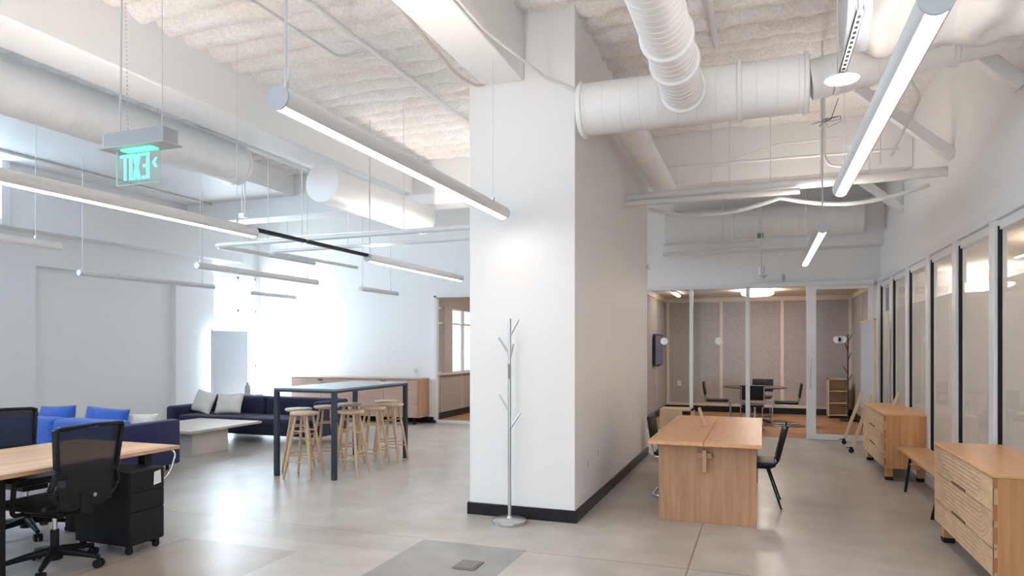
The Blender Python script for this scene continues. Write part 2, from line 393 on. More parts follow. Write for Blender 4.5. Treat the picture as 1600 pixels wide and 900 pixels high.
# meeting room behind the sliding glass
def room_shell():
    m = MB().box(-2.36,-2.2,YB+.14,17,0,2.8).box(-2.36,2.05,17,17.16,0,2.8).box(1.9,2.05,YB+.14,17,0,2.8)
    struct('wall_meeting_room', m, FELT, smooth=False)
    struct('ceiling_meeting_room', MB().box(-2.4,2.05,YB+.14,17.2,2.72,2.86), ROOMWHITE, smooth=False)
    b = MB()
    for x in (-2.15,-.9,.45,1.87):
        b.box(x-.035,x+.035,16.975,17,0.1,2.72)
    b.box(-2.2,1.9,16.97,17,2.62,2.72).box(-2.2,-2.17,YB+.2,17,2.62,2.72).box(1.87,1.9,YB+.2,17,2.62,2.72)
    b.box(-2.2,1.9,16.97,17,.14,.2)
    for y in (13.6,15.2): b.box(-2.2,-2.175,y,y+.06,.1,2.7).box(1.875,1.9,y,y+.06,.1,2.7)
    struct('trim_7', b, BATTEN)
    struct('baseboard_meeting_room', MB().box(-2.2,1.9,16.96,17,0,.14).box(-2.2,-2.16,YB+.2,17,0,.14).box(1.86,1.9,YB+.2,17,0,.14), BASEB)
room_shell()
# glazed partition: posts, head and bottom rail, four panes
fr = MB()
fr.box(-2.2,1.83,YB-.03,YB+.07,2.58,2.64)
for x0, x1 in ((-2.2,-2.16),(-1.21,-1.15),(-.26,-.19),(1.72,1.83)): fr.box(x0,x1,YB-.03,YB+.07,0,2.6)
fr.box(-2.2,-.2,YB-.03,YB+.07,0,.05)
o = struct('window_3', fr, TRIMW, bevel=.004)
def localpane(o, x0,x1,y,z0,z1,name='glass_pane',m=GLASS2):
    lx, ly, lz = o.location
    return MB().box(x0-lx,x1-lx,y-.006-ly,y+.006-ly,z0-lz,z1-lz).build(name, m, o)
localpane(o,-2.16,-1.21,YB+.02,.05,2.58); localpane(o,-1.15,-.26,YB+.02,.05,2.58)
# sliding door standing half open
df = MB().box(.71,.86,YB-.10,YB-.05,0.01,2.58).box(1.64,1.70,YB-.10,YB-.05,0.01,2.58).box(.86,1.64,YB-.10,YB-.05,.01,.10).box(.86,1.64,YB-.10,YB-.05,2.52,2.58)
o = struct('door_1', df, TRIMW, bevel=.004)
localpane(o,.86,1.64,YB-.075,.10,2.52,'door_glass')
lx,ly,lz = o.location
MB().tube([(.77-lx,YB-.10-ly,.85),(.77-lx,YB-.16-ly,.85),(.77-lx,YB-.16-ly,1.35),(.77-lx,YB-.10-ly,1.35)],.012).build('door_handle', STEEL, o)
MB().cyl((.77-lx,YB-.12-ly,.72),(.77-lx,YB-.10-ly,.72),.025).build('door_lock', STEEL, o)
struct('trim_8', MB().box(-.19,1.72,YB-.12,YB-.04,2.58,2.66), TRIMW, bevel=.004)

# glazed screen along the right wall: white mullions with dark gaskets, clear glass with frosted film
mul = MB(); gas = MB(); ys = [12.36, 11.25, 10.08, 8.9, 7.73, 6.56, 5.39, 4.22, 3.05, 1.9]
for y in ys:
    mul.box(1.775,1.87,y,y+.14,0,2.6); gas.box(1.80,1.83,y-.016,y,0.12,2.55)
mul.box(1.77,1.87,1.9,12.5,0,.12)
o = struct('window_4', mul, TRIMW, bevel=.004)
lx,ly,lz = o.location
gas.xf(Matrix.Translation((-lx,-ly,-lz))).build('gasket', BASEB, o)
for a, b in zip(ys[1:], ys[:-1]):
    MB().box(1.815-lx,1.827-lx,a+.14-ly,b-.016-ly,.12,2.56).build('glass_pane', GLASS2, o)
    MB().box(1.829-lx,1.832-lx,a+.14-ly,b-.016-ly,.12,2.12).build('frosted_film', FROST, o)
struct('wall_corridor', MB().box(4.6,4.75,-6,YB,0,4.86).box(XR+.16,4.6,YB-.1,YB,0,4.86).box(XR+.16,4.6,5.6,5.7,0,2.7), mat('corridor_paint', (.42,.42,.43), .6), smooth=False)
struct('ceiling_corridor', MB().box(XR+.16,4.75,-6,YB,2.75,2.85), ROOMWHITE, smooth=False)

# glazed side office left of the pillar
fr = MB().box(-6.29,-3.6,YB-.03,YB+.08,2.56,2.62).box(-6.29,-6.23,YB-.03,YB+.08,0,2.6).box(-6.29,-3.6,YB-.03,YB+.08,0,.06).box(-4.9,-4.84,YB-.03,YB+.08,0,2.6)
o = struct('window_5', fr, TRIMW, bevel=.004)
localpane(o,-6.23,-4.9,YB+.02,.06,2.56); localpane(o,-4.84,-3.6,YB+.02,.06,2.56)
so = MB().box(-6.65,-6.5,YB+.14,17.2,0,.96).box(-6.65,-6.5,YB+.14,17.2,2.42,4.8).box(-6.65,-6.5,13.5,13.9,.96,2.42).box(-6.65,-2.45,17,17.2,0,4.8)
struct('wall_side_office', so, GREYPANEL, smooth=False)
struct('ceiling_side_office', MB().box(-6.65,-2.45,YB+.14,17.2,2.75,2.86), ROOMWHITE, smooth=False)
struct('baseboard_side_office', MB().box(-6.5,-6.47,YB+.14,17,0,.14), BASEB)
jo = MB()
for y in (13.3,14.4,15.5,16.6): jo.box(-6.5,-6.485,y,y+.02,.14,.95)
jo.box(-6.52,-6.44,YB+.14,17,.94,.98)
struct('trim_9', jo, BATTEN)
wf = MB()
for y in (12.75,13.9,14.62,15.7,16.9): wf.box(-6.62,-6.56,y,y+.05,.96,2.42)
wf.box(-6.62,-6.56,12.75,16.95,.96,1.0).box(-6.62,-6.56,12.75,16.95,2.05,2.09).box(-6.62,-6.56,12.75,16.95,2.38,2.42)
struct('window_6', wf, TRIMW)

# ---------------------------------------------------------------- ducts
def duct(name, pts, r, label, m=DUCTW, seam=.22, flange=(), n=40, extra=None):
    p0 = Vector(pts[0]); p1 = Vector(pts[1]); d = (p1-p0); Ln = d.length; d.normalize()
    P = []; R = []; t = 0
    cuts = sorted(np.arange(seam/2, Ln, seam).tolist()) if seam else []
    P.append(p0); R.append(r)
    for c in cuts:
        for q, rr in ((-.005,r),(-.002,r+.0025),(.002,r+.0025),(.005,r)):
            if 0 < c+q < Ln: P.append(p0+d*(c+q)); R.append(rr)
    P.append(p1); R.append(r)
    t = thing(name, label, 'duct', p0)
    mb = MB().tube([q-p0 for q in P], R, n); mb.build('duct_shell', m, t)
    for f in flange:
        c = d*f; MB().tube([c-d*.02, c-d*.012, c+d*.012, c+d*.02], [r+.004,r+.02,r+.02,r+.004], n).build('collar', m, t)
    return t
duct('air_duct', ((-6.62,-1,4.0),(-6.62,7.35,4.0)), .272, 'long white round duct running under the ceiling along the left side of the big beam', seam=.24, flange=(8.3,))
t = duct('air_duct', ((-5.22,7.28,3.64),(-5.22,9.98,3.64)), .245, 'short white drum-like duct with a flat round end cap above the high table', seam=0)
duct('air_duct', ((-1.46,5.72,3.60),(.33,5.72,3.60)), .215, 'thick white cross duct starting at the right side of the pillar', seam=.15, flange=(.03,1.30,1.78))
duct('air_duct', ((.35,5.72,3.62),(1.82,5.72,3.84)), .15, 'thinner white duct continuing from the cross duct into the right wall', seam=.3, flange=(.95,))
duct('air_duct', ((-.57,-.5,3.56),(-.57,5.47,3.56)), .155, 'white spiral duct coming overhead and joining the thick cross duct', seam=.075, flange=(4.93,5.35,5.93))
duct('air_duct', ((-1.26,6.1,3.78),(-1.26,9.7,3.78)), .145, 'narrow white duct running back beside the pillar behind the cross duct', seam=1.1, flange=(1.2,))
duct('air_duct', ((-1.55,12.05,3.62),(1.5,12.05,3.62)), .26, 'wide pale duct lying across the far end above the meeting room glass', seam=.28, flange=(1.1,1.5))
struct('trim_10', MB().box(-1.56,1.83,12.2,YB,3.2,3.95), WHITE)

def wrapped():
    n = 44; m = 60; x0, x1 = .62, 1.81; t = thing('wrapped_duct', 'large duct in crumpled white insulation wrap at the top right corner', 'duct', (x0,5.0,3.80))
    V = []; G = rng.random((m+6, n))
    for i in range(m+1):
        s = i/m; x = s*(x1-x0)
        for k in range(n):
            th = 2*PI*k/n
            nz = .5*(G[i,k]+G[i+1,k]) * .015 + .028*math.sin(7*s*PI+2*math.sin(th*2)) * math.sin(3*th+5*s) + .016*math.sin(th*5+14*s+2*math.sin(9*s))
            r = .34+nz - .10*max(0, 1-s*9)**2
            V.append((x, r*1.0*math.cos(th), .9*r*math.sin(th)))
    F = [(i*n+k, i*n+(k+1)%n, (i+1)*n+(k+1)%n, (i+1)*n+k) for i in range(m) for k in range(n)]+[tuple(range(n))]
    mb = MB().add(V, F); mb.build('insulation_wrap', FOIL, t)
    MB().tube([(-.12,0,0),(-.11,0,0),(-.02,0,0),(.03,0,0)], [.22,.255,.27,.27], 36).build('duct_collar', mat('bluish_duct_shade', (.66,.70,.76), .4), t)  # bluish shade of the bare duct end is put into its colour
    return t
wrapped()

# ---------------------------------------------------------------- pipes, conduits, braces
def single(name, mb, m, label, cat, group=None, **k): return tag(mb.build(name, m, None, **k), label, cat, group)
def rod(p0, p1, r=.006): return MB().cyl(p0, p1, r, n=8)
pp = fillet([(-3.1,7.5,3.0),(-7.3,7.65,3.0),(-7.25,9.9,3.0)], .12)
single('water_pipe', MB().tube(pp, .032, 14), PIPE, 'upper of the two elbowed white pipes above the seating area', 'pipe')
pp = fillet([(-3.1,8.05,2.96),(-6.8,8.2,2.96),(-6.72,10.4,2.96)], .12)
single('water_pipe', MB().tube(pp, .026, 14), PIPE, 'lower and thinner elbowed white pipe ending nearer the pillar', 'pipe')
single('electric_track', MB().box(-4.95,-4.90,5.725,6.55,2.76,2.80).box(-4.95,-4.90,6.60,7.855,2.76,2.80), BLACK, 'thin black track strip between two lit pendants near the pipes', 'track', bevel=.004)
single('water_pipe', MB().cyl((-1.56,8.3,3.37),(1.83,8.3,3.41),.055), PIPE, 'thick white pipe crossing from the pillar to the right wall', 'pipe')
single('conduit', MB().cyl((-1.56,8.22,3.29),(.4,8.22,3.30),.035), PIPE, 'shorter conduit tucked under the thick crossing pipe', 'pipe')
single('conduit', MB().cyl((-1.2,8.9,3.86),(1.5,8.9,3.84),.016), PIPE, 'slim conduit crossing above the thick white pipe', 'pipe')
pts = []
for i in range(25):
    x = -1.3+i*.125; s = abs(math.sin(PI*(x+1.3)/1.5)); pts.append((x, 8.45, 3.25-.13*s+.02*(x+1.3)))
single('flexible_cable', MB().tube(pts, .022, 10), PIPE, 'sagging white cable bundle slung below the thick crossing pipe', 'cable')
single('brace', MB().bar((1.83,8.05,3.50),(.95,8.05,4.30),.11,.11,(0,1,0)), PIPE, 'square white diagonal brace meeting the right wall above the crossing pipe', 'brace', bevel=.008)
single('brace', MB().bar((1.83,6.1,3.52),(1.05,6.1,4.30),.11,.11,(0,1,0)), PIPE, 'square white diagonal brace at the right edge of the picture', 'brace', bevel=.008)
single('brace', MB().bar((1.83,10.7,3.45),(1.25,10.7,3.95),.10,.10,(0,1,0)), PIPE, 'small white diagonal brace low on the right wall near the far duct', 'brace', bevel=.008)
single('conduit', MB().tube(fillet([(1.2,7.6,3.45),(1.45,7.6,4.0),(1.38,7.6,4.15),(1.1,7.6,4.55)],.06),.014,8), PIPE, 'thin bent conduit rising behind the bright pendant on the right', 'pipe')
single('conduit', MB().tube(fillet([(.62,7.9,4.5),(.62,7.9,3.6),(.66,7.9,3.48),(.9,7.9,3.44)],.12),.014,8), PIPE, 'thin conduit dropping with a bend to the thick crossing pipe', 'pipe')
single('conduit', MB().cyl((-9.6,-1,4.20),(-9.6,10,4.20),.02), PIPE, 'white conduit under the ceiling beyond the long left duct', 'pipe')
single('conduit', MB().cyl((-6.9,6.9,4.42),(-6.9,10.0,4.42),.035), PIPE, 'white conduit between the two left ducts close to the foam', 'pipe')
single('conduit', MB().cyl((-10.17,4.5,3.95),(-10.17,10.6,3.93),.014), PIPE, 'thin conduit clipped along the upper left wall', 'pipe')
single('conduit', MB().tube(fillet([(-3.6,2.0,4.50),(-3.58,5.5,4.47),(-3.58,10,4.47)],.1),.025,10), PIPE, 'straight white conduit under the foam between the two beams', 'pipe')
single('conduit', MB().tube(fillet([(-4.1,1.5,4.50),(-4.02,5.88,4.50),(-3.72,5.90,4.50)],.08),.012,8), CABLE, 'thin grey conduit ending in a small junction near the foam ceiling', 'pipe')
single('cable', MB().tube(fillet([(-2.55,1.5,4.42),(-2.75,3.6,4.45),(-2.72,4.3,4.35),(-2.56,5.6,4.0),(-2.46,5.86,3.98),(-2.3,5.86,4.06)],.15),.014,8), mat('pinkish_cable',(.62,.52,.47),.6), 'beige cable looping beside the ceiling beam towards the pillar', 'cable')
single('conduit', MB().tube(fillet([(-2.02,1.5,4.03),(-2.02,4.9,4.03),(-1.80,5.86,3.97),(-1.53,5.88,3.83)],.1),.014,8), PIPE, 'thin white conduit following the beam edge and crossing the pillar front', 'pipe')
single('conduit', MB().cyl((-.42,4.0,4.53),(-.42,7.0,4.53),.03), PIPE, 'white conduit beside the overhead spiral duct', 'pipe')
single('pipe_bracket', MB().box(-4.04,-3.64,5.95,5.99,4.48,4.54), PIPE, 'pale bracket strip at the end of the thin conduit under the foam', 'bracket')
single('conduit', MB().tube(fillet([(-.7,9.9,4.05),(.2,9.9,4.30),(.5,9.9,4.30),(1.0,9.9,4.32)],.1),.014,8), PIPE, 'conduit running along the face of the far cross beam', 'pipe')
single('conduit', MB().cyl((-1.55,11.7,3.28),(-.1,11.7,3.30),.02), PIPE, 'slim pipe under the wide far duct left of its green sign', 'pipe')
single('water_pipe', MB().cyl((-1.57,11.72,3.12),(-.05,11.72,3.16),.028).cyl((-.6,11.72,3.15),(-.6,11.72,4.6),.006,n=8), PIPE, 'lower slim pipe beneath the wide far duct', 'pipe')

# hanging strut with a round disc, sprinkler heads, small fittings
t = thing('ceiling_strut', 'perforated metal strut with a round white disc hanging near the right pendant', 'strut', (.48,4.62,3.30))
s = MB().box(-.02,.02,-.7,.55,0,.012).box(-.02,-.016,-.7,.55,0,.04).box(.016,.02,-.7,.55,0,.04); s.build('strut_channel', PIPE, t)
for k in range(14): MB().box(-.008,.008,-.66+k*.065,-.63+k*.065,-.003,.001).build('slot', BLACK, t)
MB().lathe([(.0,-.035),(.10,-.035),(.105,-.028),(.10,-.02),(0,-.02)], (0,.18,0), 28).build('disc', DIM, t)
for sx, y in ((0,-.6),(0,.45)): rod((0,y,.01),(0,y,1.28),.004).build('hanger_wire', CABLE, t)
def sensor(x, y, z, label):
    t = thing('ceiling_sensor', label, 'sensor', (x,y,z))
    MB().box(-.05,.05,-.05,.05,0,.06).build('sensor_box', TRIMW, t, bevel=.006)
    for s in (-.025,.025): rod((s,0,.06),(s,0,4.5-z),.009).build('drop_tube', PIPE, t)
sensor(-7.35,4.65,3.42,'small white box on twin drop tubes under the long left duct')
sensor(-7.0,7.9,3.42,'small white box on twin tubes behind the end of the left duct')
t = thing('hanging_sensor', 'white bell-shaped sensor hanging in front of the meeting room header', 'sensor', (.0,11.4,2.62))
MB().lathe([(0,0),(.05,.0),(.055,.04),(.09,.05),(.09,.06),(.05,.07),(.045,.2),(.02,.21),(0,.21)]).build('sensor_head', TRIMW, t)
rod((0,0,.2),(0,0,2.0),.006).build('cord', CABLE, t)
single('wall_sign', MB().box(.18,.23,11.9,11.93,2.62,2.74).xf(Matrix.Translation((.13,0,0))), GREYP, 'tiny grey tilted plate hanging by the meeting room header', 'plate', bevel=.004)
single('light_fitting', MB().lathe([(0,0),(.03,.0),(.035,.05),(.02,.07),(0,.07)],(-1.52,9.9,2.68)), TRIMW, 'tiny white cap on the edge of the pillar beside the glass header', 'fitting')
t = thing('far_exit_sign', 'tiny green exit sign at the end of the slim pipes far away', 'sign', (-.02,11.6,3.28))
MB().box(-.06,.06,-.02,.02,0,.11).build('sign_case', TRIMW, t, bevel=.005); rod((0,0,.11),(0,0,1.32),.008).build('stem', TRIMW, t); MB().box(-.045,.045,-.024,-.02,.015,.09).build('sign_face', mat('green_sign_face',(.12,.30,.14),.5), t)
wires = []
for k in range(5):
    a = k*1.3; wires.append(MB().tube([(.5+.0*k,6.25,3.45),(.5+.06*math.cos(a),6.25+.02*k,3.45+.03*math.sin(a)),(.52+.12*math.cos(a+.6),6.3,3.47+.02*math.sin(a*2)),(.62,6.3,3.5)],.0016,5))
wires.append(MB().tube([(.5,6.25,3.45),(.53,6.1,3.42),(.56,5.85,3.50)],.003,6))
mb = MB()
for q in wires: mb.add(q.v, q.f)
single('loose_wires', mb, BLACK, 'tangle of thin black wires dangling below the cross duct', 'wires')
# square sprinkler-like clips hanging at the far left office area
for (x, y, z, l) in ((-3.35,10.2,3.42,'small dark camera on a white mount near the top of the bright wall'),(-4.1,10.4,3.4,'small white clip fitting left of the dark camera')):
    t = thing('ceiling_camera', l, 'camera', (x,y,z)); MB().box(-.04,.04,-.04,.04,0,.05).build('mount', TRIMW, t, bevel=.005)
    MB().cyl((-.06,-.02,.02),(-.06,-.09,.0),.02).build('lens', BLACK if 'dark' in l else GREYP, t); rod((0,0,.05),(0,0,.42),.005).build('rod', CABLE, t)

# vertical hanger rods holding the ducts and pipes
rods = [(-6.88,6.3,4.0),(-6.62,7.1,3.73),(-6.9,8.3,3.0),(-6.2,8.17,3.0),(-5.4,8.13,3.0),(-4.2,7.55,3.02),(-.35,8.3,3.42),(.62,8.3,3.42),(-.55,8.3,3.42),(1.1,8.3,3.44),(.1,8.6,3.4),(1.15,7.9,3.45)]
first = None
for i, (x,y,z) in enumerate(rods):
    o = single('hanger_rod', rod((x,y,z),(x,y,4.58),.007), PIPE, '', 'rod', 'thin hanger rods carrying pipes and ducts')
    where = ['beside the long left duct','at the end collar of the long left duct','leftmost over the elbowed pipes','over the elbowed pipes beside the drum duct','under the drum-like duct','over the pipes just left of the pillar','on the thick crossing pipe, left of its middle','on the thick crossing pipe near the conduit bend','leftmost on the thick crossing pipe','rightmost on the thick crossing pipe by the brace','behind the middle of the thick crossing pipe','in front of the brace by the bright pendant'][i]
    o['label'] = 'thin white hanger rod '+where

# ---------------------------------------------------------------- pendants
def pendant(y0, Ln, r, lit, cable, z=2.75, tops=(4.62,4.62)):
    t = thing('pendant_light', '', 'pendant light', (0,y0,0))
    n = 16; a0 = math.radians(-90+38); g = math.radians(76 if lit else 89)
    half = [(r*math.cos(a0+(g-a0)*i/n), r*math.sin(a0+(g-a0)*i/n)) for i in range(n+1)]
    prof = half + ([(half[-1][0], r-.016), (-half[-1][0], r-.016)] if lit else []) + [(-x, z) for x, z in half[::-1]]
    m = MB(); m.prism(prof, 'y', 0.012, Ln-.012); m.build('housing', LAMPW, t)
    a0b = math.radians(-90-37.5); a1b = math.radians(-90+37.5)
    prof = [(.985*r*math.cos(a0b+(a1b-a0b)*i/8), .985*r*math.sin(a0b+(a1b-a0b)*i/8)) for i in range(9)]
    MB().prism(prof, 'y', .014, Ln-.014).build('diffuser', LIT if lit else DIM, t)
    if lit: MB().box(-.0125,.0125,.1,Ln-1.0,r-.0158,r-.008).build('added_uplight_strip', UPFILL, t)  # hidden glowing strip added to wash the ceiling with light
    for y in (0, Ln-.012): MB().cyl((0,y,0),(0,y+.012,0),r*1.01,n=28).build('end_cap', CAPM if lit else LAMPW, t)
    for y, rr, top in ((.06,cable,tops[0]),(Ln-.25,.0022 if lit else .004,tops[1])):
        MB().cyl((0,y,r*.9),(0,y,r+.03),.012,n=10).build('cable_grip', STEEL, t)
        rod((0,y,r),(0,y,top-z),rr).build('suspension_cable', CABLE, t)
    return t
big = 'lit tube pendants'; small = 'unlit slim tube pendants'
A = pendant(0, 3.0, .058, True, .008)
A.location = (-2.14,2.64,2.75); tag(A, 'lit white tube pendant running in front of the pillar, with shade painted on its round end towards us', 'pendant light', big)
dup(A, (.555,2.64,2.75), 0, 'brightest lit tube pendant, at top right, pointing down to the crossing pipe', big)
dup(A, (-4.93,2.72,2.75), 0, 'lit tube pendant at the left, passing below the green exit sign', big)
dup(A, (-4.92,7.86,2.75), 0, 'lit tube pendant above the high table, starting where the black track ends', big)
dup(A, (.57,7.4,2.75), 0, 'short-looking lit tube pendant in front of the far pale duct on the right', big)
dup(A, (-2.72,8.2,2.75), 0, 'sliver of a lit pendant peeking out left of the pillar', big)
dup(A, (.555,-.80,2.75), 0, 'added unseen tube pendant behind the viewpoint, lighting the right side', big)  # out-of-view pendant added to brighten the right side of the room
dup(A, (.555,-4.20,2.75), 0, 'farthest added unseen tube pendant behind the viewpoint, lighting the right side', big)  # second out-of-view pendant, also added as light for the right side
def pend2(Ln, loc, label, tops=(4.62,4.62)):
    t = pendant(0, Ln, .042, False, .004, 2.6, tops); t.location = loc; return tag(t, label, 'pendant light', small)
pend2(2.5, (-8.95,6.87,2.6), 'unlit slim pendant in front of the wall recess, leftmost one with its round end visible', (4.23,4.23))
pend2(2.5, (-6.74,6.77,2.6), 'unlit slim pendant crossing in front of the bright corner window', (3.75,4.62))
pend2(2.5, (-6.78,2.50,2.6), 'unlit pendant cut off by the left edge of the picture', (3.78,3.78))
pend2(1.3, (-9.3,10.72,2.6), 'short unlit pendant nearest the bright window')
pend2(1.3, (-6.74,10.55,2.6), 'short unlit pendant against the white back wall above the cabinet')

# ---------------------------------------------------------------- exit sign
def exit_sign():
    t = thing('exit_sign', 'hanging clear exit sign with green letters seen mirrored from behind', 'exit sign', (-3.765,3.3,2.62))
    MB().box(-.24,.27,-.06,.06,.235,.33).build('canopy', mat('sign_canopy_metal',(.42,.44,.46),.4,.3), t, bevel=.004)
    MB().box(-.26,.29,-.075,.075,.226,.235).build('canopy_plate', GREYP, t)
    MB().box(-.185,.185,-.004,.004,0,.228).build('acrylic_panel', glass('acrylic',(.93,.99,.97),1.0), t)
    MB().box(-.187,-.181,-.005,.005,0,.226).box(-.185,.185,-.005,.005,-.002,.002).build('panel_edge', veil('pale_green_edge',(.65,.9,.82),.8,.2), t)
    MB().box(-.12,.14,-.03,.03,.214,.226).build('light_bar', GREENG, t)
    def letter(cs, x):
        mb = MB()
        for c in cs: mb.prism([(x+q[0], q[1]) for q in c], 'y', -.009, -.005)
        return mb
    H = .165; W = .058; S_ = .017; z0 = .028
    def R(x0,x1,a,b): return [(x0,z0+a),(x1,z0+a),(x1,z0+b),(x0,z0+b)]
    # mirrored: T I X E read from left to right
    Tl = [R(0,W+.006,H-S_,H), R(W/2-.0085+.006,W/2+.0145,0,H-S_)]
    Il = [R(0,S_+.004,0,H)]
    Xl = [[(0,z0),(S_+.006,z0),(W+.008,z0+H),(W-S_+.002,z0+H)], [(W-S_+.002,z0),(W+.008,z0),(S_+.006,z0+H),(0,z0+H)]]
    El = [R(W-S_,W+.003,0,H), R(0,W-S_,H-S_,H), R(.012,W-S_,H/2-S_/2,H/2+S_/2), R(0,W-S_,0,S_)]
    for cs, x in ((Tl,-.143),(Il,-.068),(Xl,-.040),(El,.036)):
        letter(cs, x).build('letter', GREEN, t)
    MB().prism([(.125,.125),(.15,.155),(.165,.155),(.145,.125),(.165,.095),(.15,.095)],'y',-.009,-.005).build('arrow', GREEN, t)
    rod((-.16,0,.33),(-.13,0,1.9),.006).build('cord', CABLE, t); rod((.2,0,.33),(.2,0,1.9),.0025).build('hanger_wire', CABLE, t)
    ch = MB()
    for k in range(56): ch.lathe([(0,0),(.0045,.004),(.0045,.012),(0,.016)],(-.09-.0007*k,0,.33+k*.028),6)
    ch.build('bead_chain', CABLE, t)
exit_sign()

# ---------------------------------------------------------------- furniture
# high table
t = thing('high_table', 'tall slate-topped bar table on four dark square legs', 'table', (-5.12,7.66,0))
MB().box(-.44,.44,-.88,.88,1.045,1.07).build('tabletop', TABLETOP, t, bevel=.004)
MB().box(-.435,.435,-.875,-.835,1.02,1.045).box(-.435,.435,.835,.875,1.02,1.045).box(-.435,-.395,-.835,.835,1.02,1.045).box(.395,.435,-.835,.835,1.02,1.045).build('apron', NAVYMETAL, t)
for x in (-.41,.41):
    for y in (-.85,.85): MB().box(x-.027,x+.027,y-.027,y+.027,0,1.02).build('leg', NAVYMETAL, t, bevel=.003)

# stools
def stool():
    t = thing('bar_stool', '', 'stool', (0,0,0))
    MB().lathe([(0,.745),(.14,.745),(.163,.755),(.168,.768),(.162,.782),(.12,.784),(0,.778)],n=32).build('seat', ASH, t)
    tops = []; feet = []
    for k in range(4):
        a = PI/4+k*PI/2; tops.append(Vector((.10*math.cos(a),.10*math.sin(a),.75))); feet.append(Vector((.245*math.cos(a),.245*math.sin(a),0)))
    for a, b in zip(tops, feet):
        mid = (a+b)/2; MB().tube([b, b*.7+a*.3, mid, a], [.0125,.017,.0185,.014], 12).build('leg', ASH, t)
    for i, (za, zb) in enumerate(((.56,.20),(.52,.28),(.56,.20),(.52,.28))):
        j = (i+1)%4
        for z in (za, zb):
            f = z/.75; p = feet[i].lerp(tops[i], f); q = feet[j].lerp(tops[j], f)
            MB().cyl(p, q, .0085, n=8).build('rung', ASH, t)
    return t
G = 'pale wooden bar stools around the high table'
st = stool()
spots = [((-5.17,6.86),.15,'wooden bar stool nearest the camera, between the two front table legs'),
 ((-5.55,7.25),.5,'wooden bar stool with a greyish seat half hidden behind the nearest stool'),
 ((-5.43,7.68),.3,'wooden bar stool on the sofa side, just left of the front right table leg'),
 ((-4.74,7.2),.1,'wooden bar stool just right of the front right table leg'),
 ((-5.37,8.12),.7,'wooden bar stool on the sofa side showing only a seat behind others'),
 ((-4.76,7.74),.2,'middle wooden bar stool of the row on the side facing the pillar'),
 ((-4.78,8.25),.1,'wooden bar stool beside the rear right table leg'),
 ((-5.14,8.72),.6,'farthest wooden bar stool, its grey seat edge just behind another seat')]
for i, ((x,y),a,l) in enumerate(spots):
    if i == 0: st.location = (x,y,0); st.rotation_euler = (0,0,a); st['label'] = l; st['group'] = G
    else: dup(st, (x,y,0), a, l, G)

# long low cabinet against the back wall
t = thing('sideboard', 'long pinkish wood sideboard standing against the white back wall', 'cabinet', (-7.93,12.32,0))
MB().box(-1.52,1.52,-.22,.22,.14,.90).build('body', CABW, t, bevel=.003)
MB().box(1.52,1.535,-.22,.22,.14,.90).build('side_panel', CABS, t)
MB().box(-1.53,1.54,-.24,.22,.90,.92).build('top', CABW, t, bevel=.003)
for i in range(4):
    x0 = -1.51+i*.755; d = MB().box(x0+.004,x0+.751,-.24,-.221,.15,.89).build('door', CABW, t, bevel=.002)
    if i % 2 == 0: MB().box(x0+.69,x0+.80,-.262,-.241,.855,.875).build('handle', BLACK, d, bevel=.004)
for x in (-1.4,0,1.4):
    for y in (-.15,.15): MB().box(x-.02,x+.02,y-.02,y+.02,0,.14).build('leg', BLACK, t)
t = thing('wall_thermostat', 'small white switch plate on the back wall above the sideboard', 'switch', (-6.72,12.575,1.0))
MB().box(-.04,.04,-.012,0,0,.12).build('plate', TRIMW, t, bevel=.004); MB().box(-.012,.012,-.018,-.012,.04,.08).build('toggle', GREYP, t)

# cushions
def pillow_mb(wd, ht, th, n=18, seed=0):
    V = []; F = []; rr = random.Random(seed); a1, a2 = rr.random()*6, rr.random()*6
    for sgn in (1,-1):
        base = len(V)
        for i in range(n+1):
            for j in range(n+1):
                u = -1+2*i/n; v = -1+2*j/n
                e = (max(0,1-u*u)*max(0,1-v*v))**.42
                k = 1-.10*(1-abs(v))*0 ; x = u*wd/2*(1-.07*(1-v*v)); z = v*ht/2*(1-.07*(1-u*u))
                y = sgn*th/2*e*(1+.06*math.sin(4*u+a1)+.06*math.sin(5*v+a2))
                V.append((x,y,z))
        for i in range(n):
            for j in range(n):
                q = (base+i*(n+1)+j, base+(i+1)*(n+1)+j, base+(i+1)*(n+1)+j+1, base+i*(n+1)+j+1); F.append(q if sgn>0 else q[::-1])
    m = MB(); m.v = V; m.f = F; return m
def pillow(label, m, wd, ht, th, loc, rot, group, seed=0):
    o = pillow_mb(wd, ht, th, seed=seed).build('throw_pillow', m, None)
    import bmesh
    bm = bmesh.new(); bm.from_mesh(o.data); bmesh.ops.remove_doubles(bm, verts=bm.verts, dist=.0005); bm.to_mesh(o.data); bm.free(); o.data.transform(Matrix.Translation((0,0,-ht/2))); o.data.shade_smooth()
    o.location = loc; o.rotation_euler = rot; return tag(o, label, 'pillow', group)

# navy sofa under the bright window
t = thing('sofa', 'long navy sofa with cream pillows, backed by the bright window and whiteboard', 'sofa', (-8.03,9.45,0))
def rb(x0,x1,y0,y1,z0,z1,name,m,par,b=.04): return MB().box(x0,x1,y0,y1,z0,z1).build(name, m, par, bevel=b, seg=4)
rb(-1.55,1.40,-.42,.42,.12,.30,'base',NAVY,t,.03)
rb(-1.35,0.0,-.45,.25,.28,.40,'seat_cushion',NAVYP,t,.05); rb(.005,1.35,-.45,.25,.28,.40,'seat_cushion',NAVYP,t,.05)
rb(-1.40,-.02,.16,.42,.28,.70,'back_cushion',NAVY,t,.06); rb(-.02,1.38,.16,.42,.28,.70,'back_cushion',NAVY,t,.06)
rb(-1.62,-1.38,-.45,.42,.12,.54,'armrest',NAVY,t,.05)
rb(1.37,1.48,-.42,.44,.12,.69,'armrest',NAVY,t,.04)
for x in (-1.4,1.25):
    for y in (-.35,.35): MB().cyl((x,y,0),(x,y,.13),.018,n=12).build('leg', BLACK, t)
